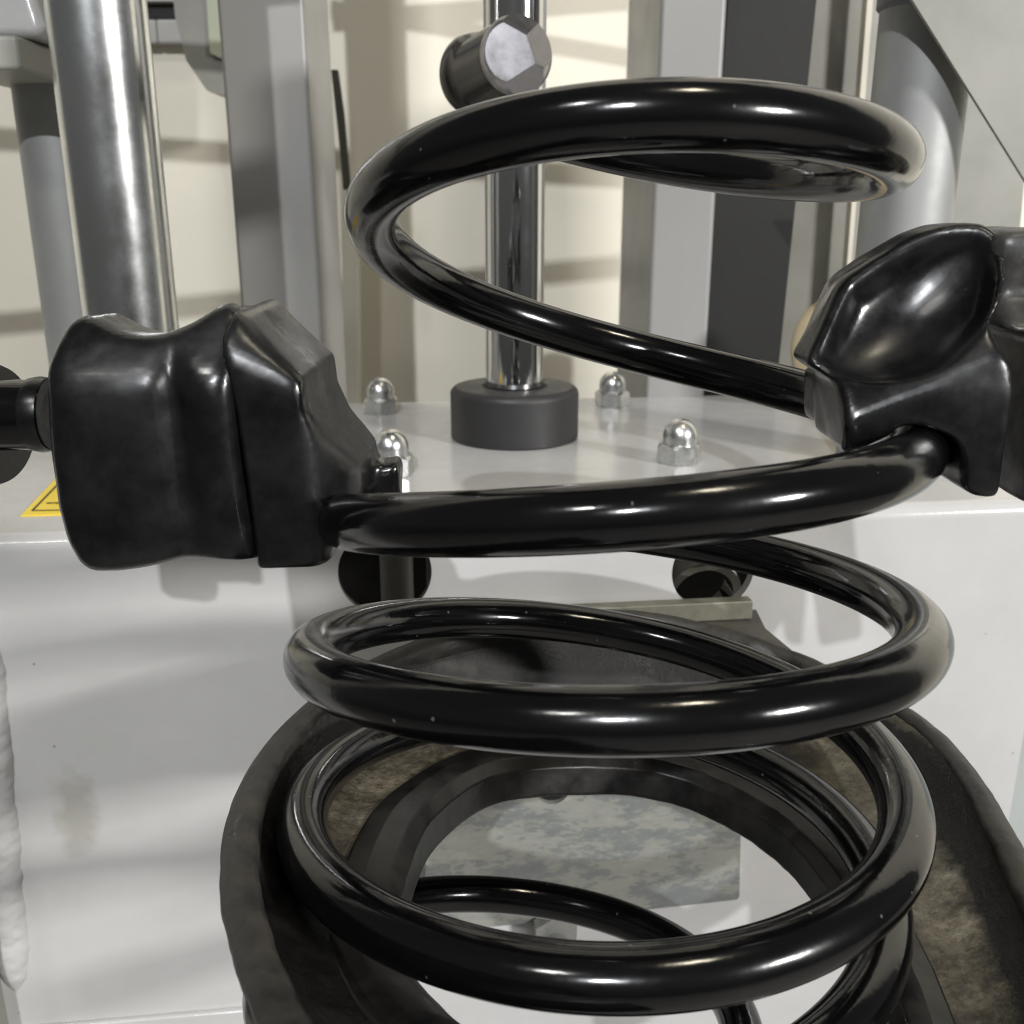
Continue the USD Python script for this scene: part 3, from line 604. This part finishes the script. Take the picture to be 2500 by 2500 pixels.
# ------------------------------------------------------------------ things at the edges of the view
# unseen cables above the view, placed to cast shadow bands on the wall
def cable(p0, p1, share, r, label):
    P = []
    for px, py in (p0, p1):
        q = at_y(px, py, WY); P.append(q + (L2POS - q) * share)
    P = np.array(P); d = P[1] - P[0]; P = np.array([P[0] - d * .25, P[0], (P[0] + P[1]) / 2, P[1], P[1] + d * .25])
    o = thing('unseen_overhead_cable', label, 'cable', P[2]); mesh('sheath', tube(P - P[2], r, 12), dark_strip, o, smooth=60)
cable((0, 792), (1510, 652), .19, .0085, 'unseen straight cable out of view above the machine, casting a wall shadow band that rises to the right')
cable((0, 340), (1500, 432), .15, .0085, 'unseen straight cable out of view above the machine, casting a wall shadow band that falls gently to the right')
cable((960, 42), (1560, -2), .11, .008, 'unseen straight cable out of view above the rod, casting a wall shadow band that rises to the right')
cable((960, 46), (1560, 146), .12, .007, 'unseen straight cable out of view above the rod, casting a wall shadow band that falls steeply to the right')

# bracket and white cap over the grey tube
ty = yl + .075
bp0, bp1 = at_y(-60, 134, ty - .03), at_y(128, 180, ty - .03)
brk = thing('tube_bracket', 'grey welded bracket with a white rounded cap on top of the grey tube', 'bracket', ((bp0 + bp1) / 2))
bw, bh2 = (bp1 - bp0)[0] + .004, .0135
mesh('bar', rbox(bw, .07, bh2, .002), pale_paint, brk, smooth=30)
capm = m3.Manifold.batch_hull([m3.Manifold.sphere(.004, 24).translate(p) for p in ((-.004, -.02, .0115), (.0215, -.02, .0115), (.0215, .02, .0115), (-.004, .02, .0115), (.002, -.016, .05), (.012, -.016, .05), (.012, .016, .05), (.002, .016, .05))])
mesh('cap', finish(from_m3(capm.refine_to_length(.003)), .0006, 80), white_paint, brk, smooth=True)

# slot and ledge high on the wall at the left
sl = at_y(395, 34, WY - .002)
slot = thing('wall_slot', 'dark slot with a white ledge high on the cream wall at the left', 'slot', sl)
px_ = WY / F * 1.02
mesh('dark_slot_sheet', place(trimesh.creation.box((170 * px_, .004, 34 * px_)), (0, 0, 0)), dark_strip, slot)  # flat dark sheet on the wall; the shaded depth is only its colour
mesh('ledge', place(rbox(90 * px_, .018, 46 * px_, .002), (-48 * px_, -.008, -40 * px_)), white_paint, slot)
mesh('ledge', place(rbox(84 * px_, .018, 46 * px_, .002), (40 * px_, -.008, -40 * px_)), white_paint, slot)
mesh('header', place(rbox(180 * px_, .014, 30 * px_, .002), (0, -.006, 34 * px_)), white_paint, slot)
# hanging rounded arm between the bright column and the box post
hy = WY - .13
hp = [at_y(a, b, hy) for a, b in ((432, -120), (452, 60), (478, 160), (528, 232), (640, 250), (640, -120))]
hc_ = np.mean(hp, 0)
arm = thing('hanging_arm', 'slanting rounded grey arm hanging between the bright column and the grey box post', 'arm', hc_)
ap = Polygon([(q[0] - hc_[0], q[2] - hc_[2]) for q in hp]).buffer(-.006).buffer(.006)
am = extrude(ap, .05); am.apply_transform(np.array([[1, 0, 0, 0], [0, 0, 1, -.025], [0, 1, 0, 0], [0, 0, 0, 1.0]])); am.fix_normals()
mesh('body', am, pale_paint, arm, smooth=35)
fl_ = [at_y(a, b, hy - .03) for a, b in ((500, -60), (513, 130), (540, 142), (560, 142), (560, -60))]
fp = extrude(Polygon([(q[0] - hc_[0], q[2] - hc_[2]) for q in fl_]), .004); fp.apply_transform(np.array([[1, 0, 0, 0], [0, 0, 1, -.03], [0, 1, 0, 0], [0, 0, 0, 1.0]])); fp.fix_normals()
mesh('side_plate', fp, mat('pale_green_paint', (.42, .45, .33), .4), arm)
# slate collar on the satin cylinder
cx0 = at_y(2224, 26, O[1] + .10); cr_ = abs(at_y(2338, 26, O[1] + .10)[0] - at_y(2128, 26, O[1] + .10)[0]) / 2
slate = mat('slate_collar', (.12, .12, .14), .4)
mesh('collar', place(lathe([(cr_ - .003, 0), (cr_ + .0015, 0), (cr_ + .003, .0015), (cr_ + .003, .06), (cr_ - .003, .06), (cr_ - .003, 0)], 64), (0, 0, cx0[2] - PB)), slate, stage.GetPrimAtPath('/World/satin_cylinder'), smooth=40)
# dark sliver and white upright just right of the box post
slab('dark_sliver', [(808, 170), (824, 170), (838, 270), (856, 462), (838, 464), (826, 330)], WY - .16, .006, mat('dark_brown_sliver', (.06, .055, .045), .6), 'thin dark brown sliver slanting down beside the grey box post', 'strap')
slab('white_upright', [(832, 464), (872, 464), (874, 1010), (840, 1010)], WY - .05, .02, mat('white_upright_paint', (.80, .77, .68), .4), 'slim cream white upright standing between the box post and the rod', 'upright')
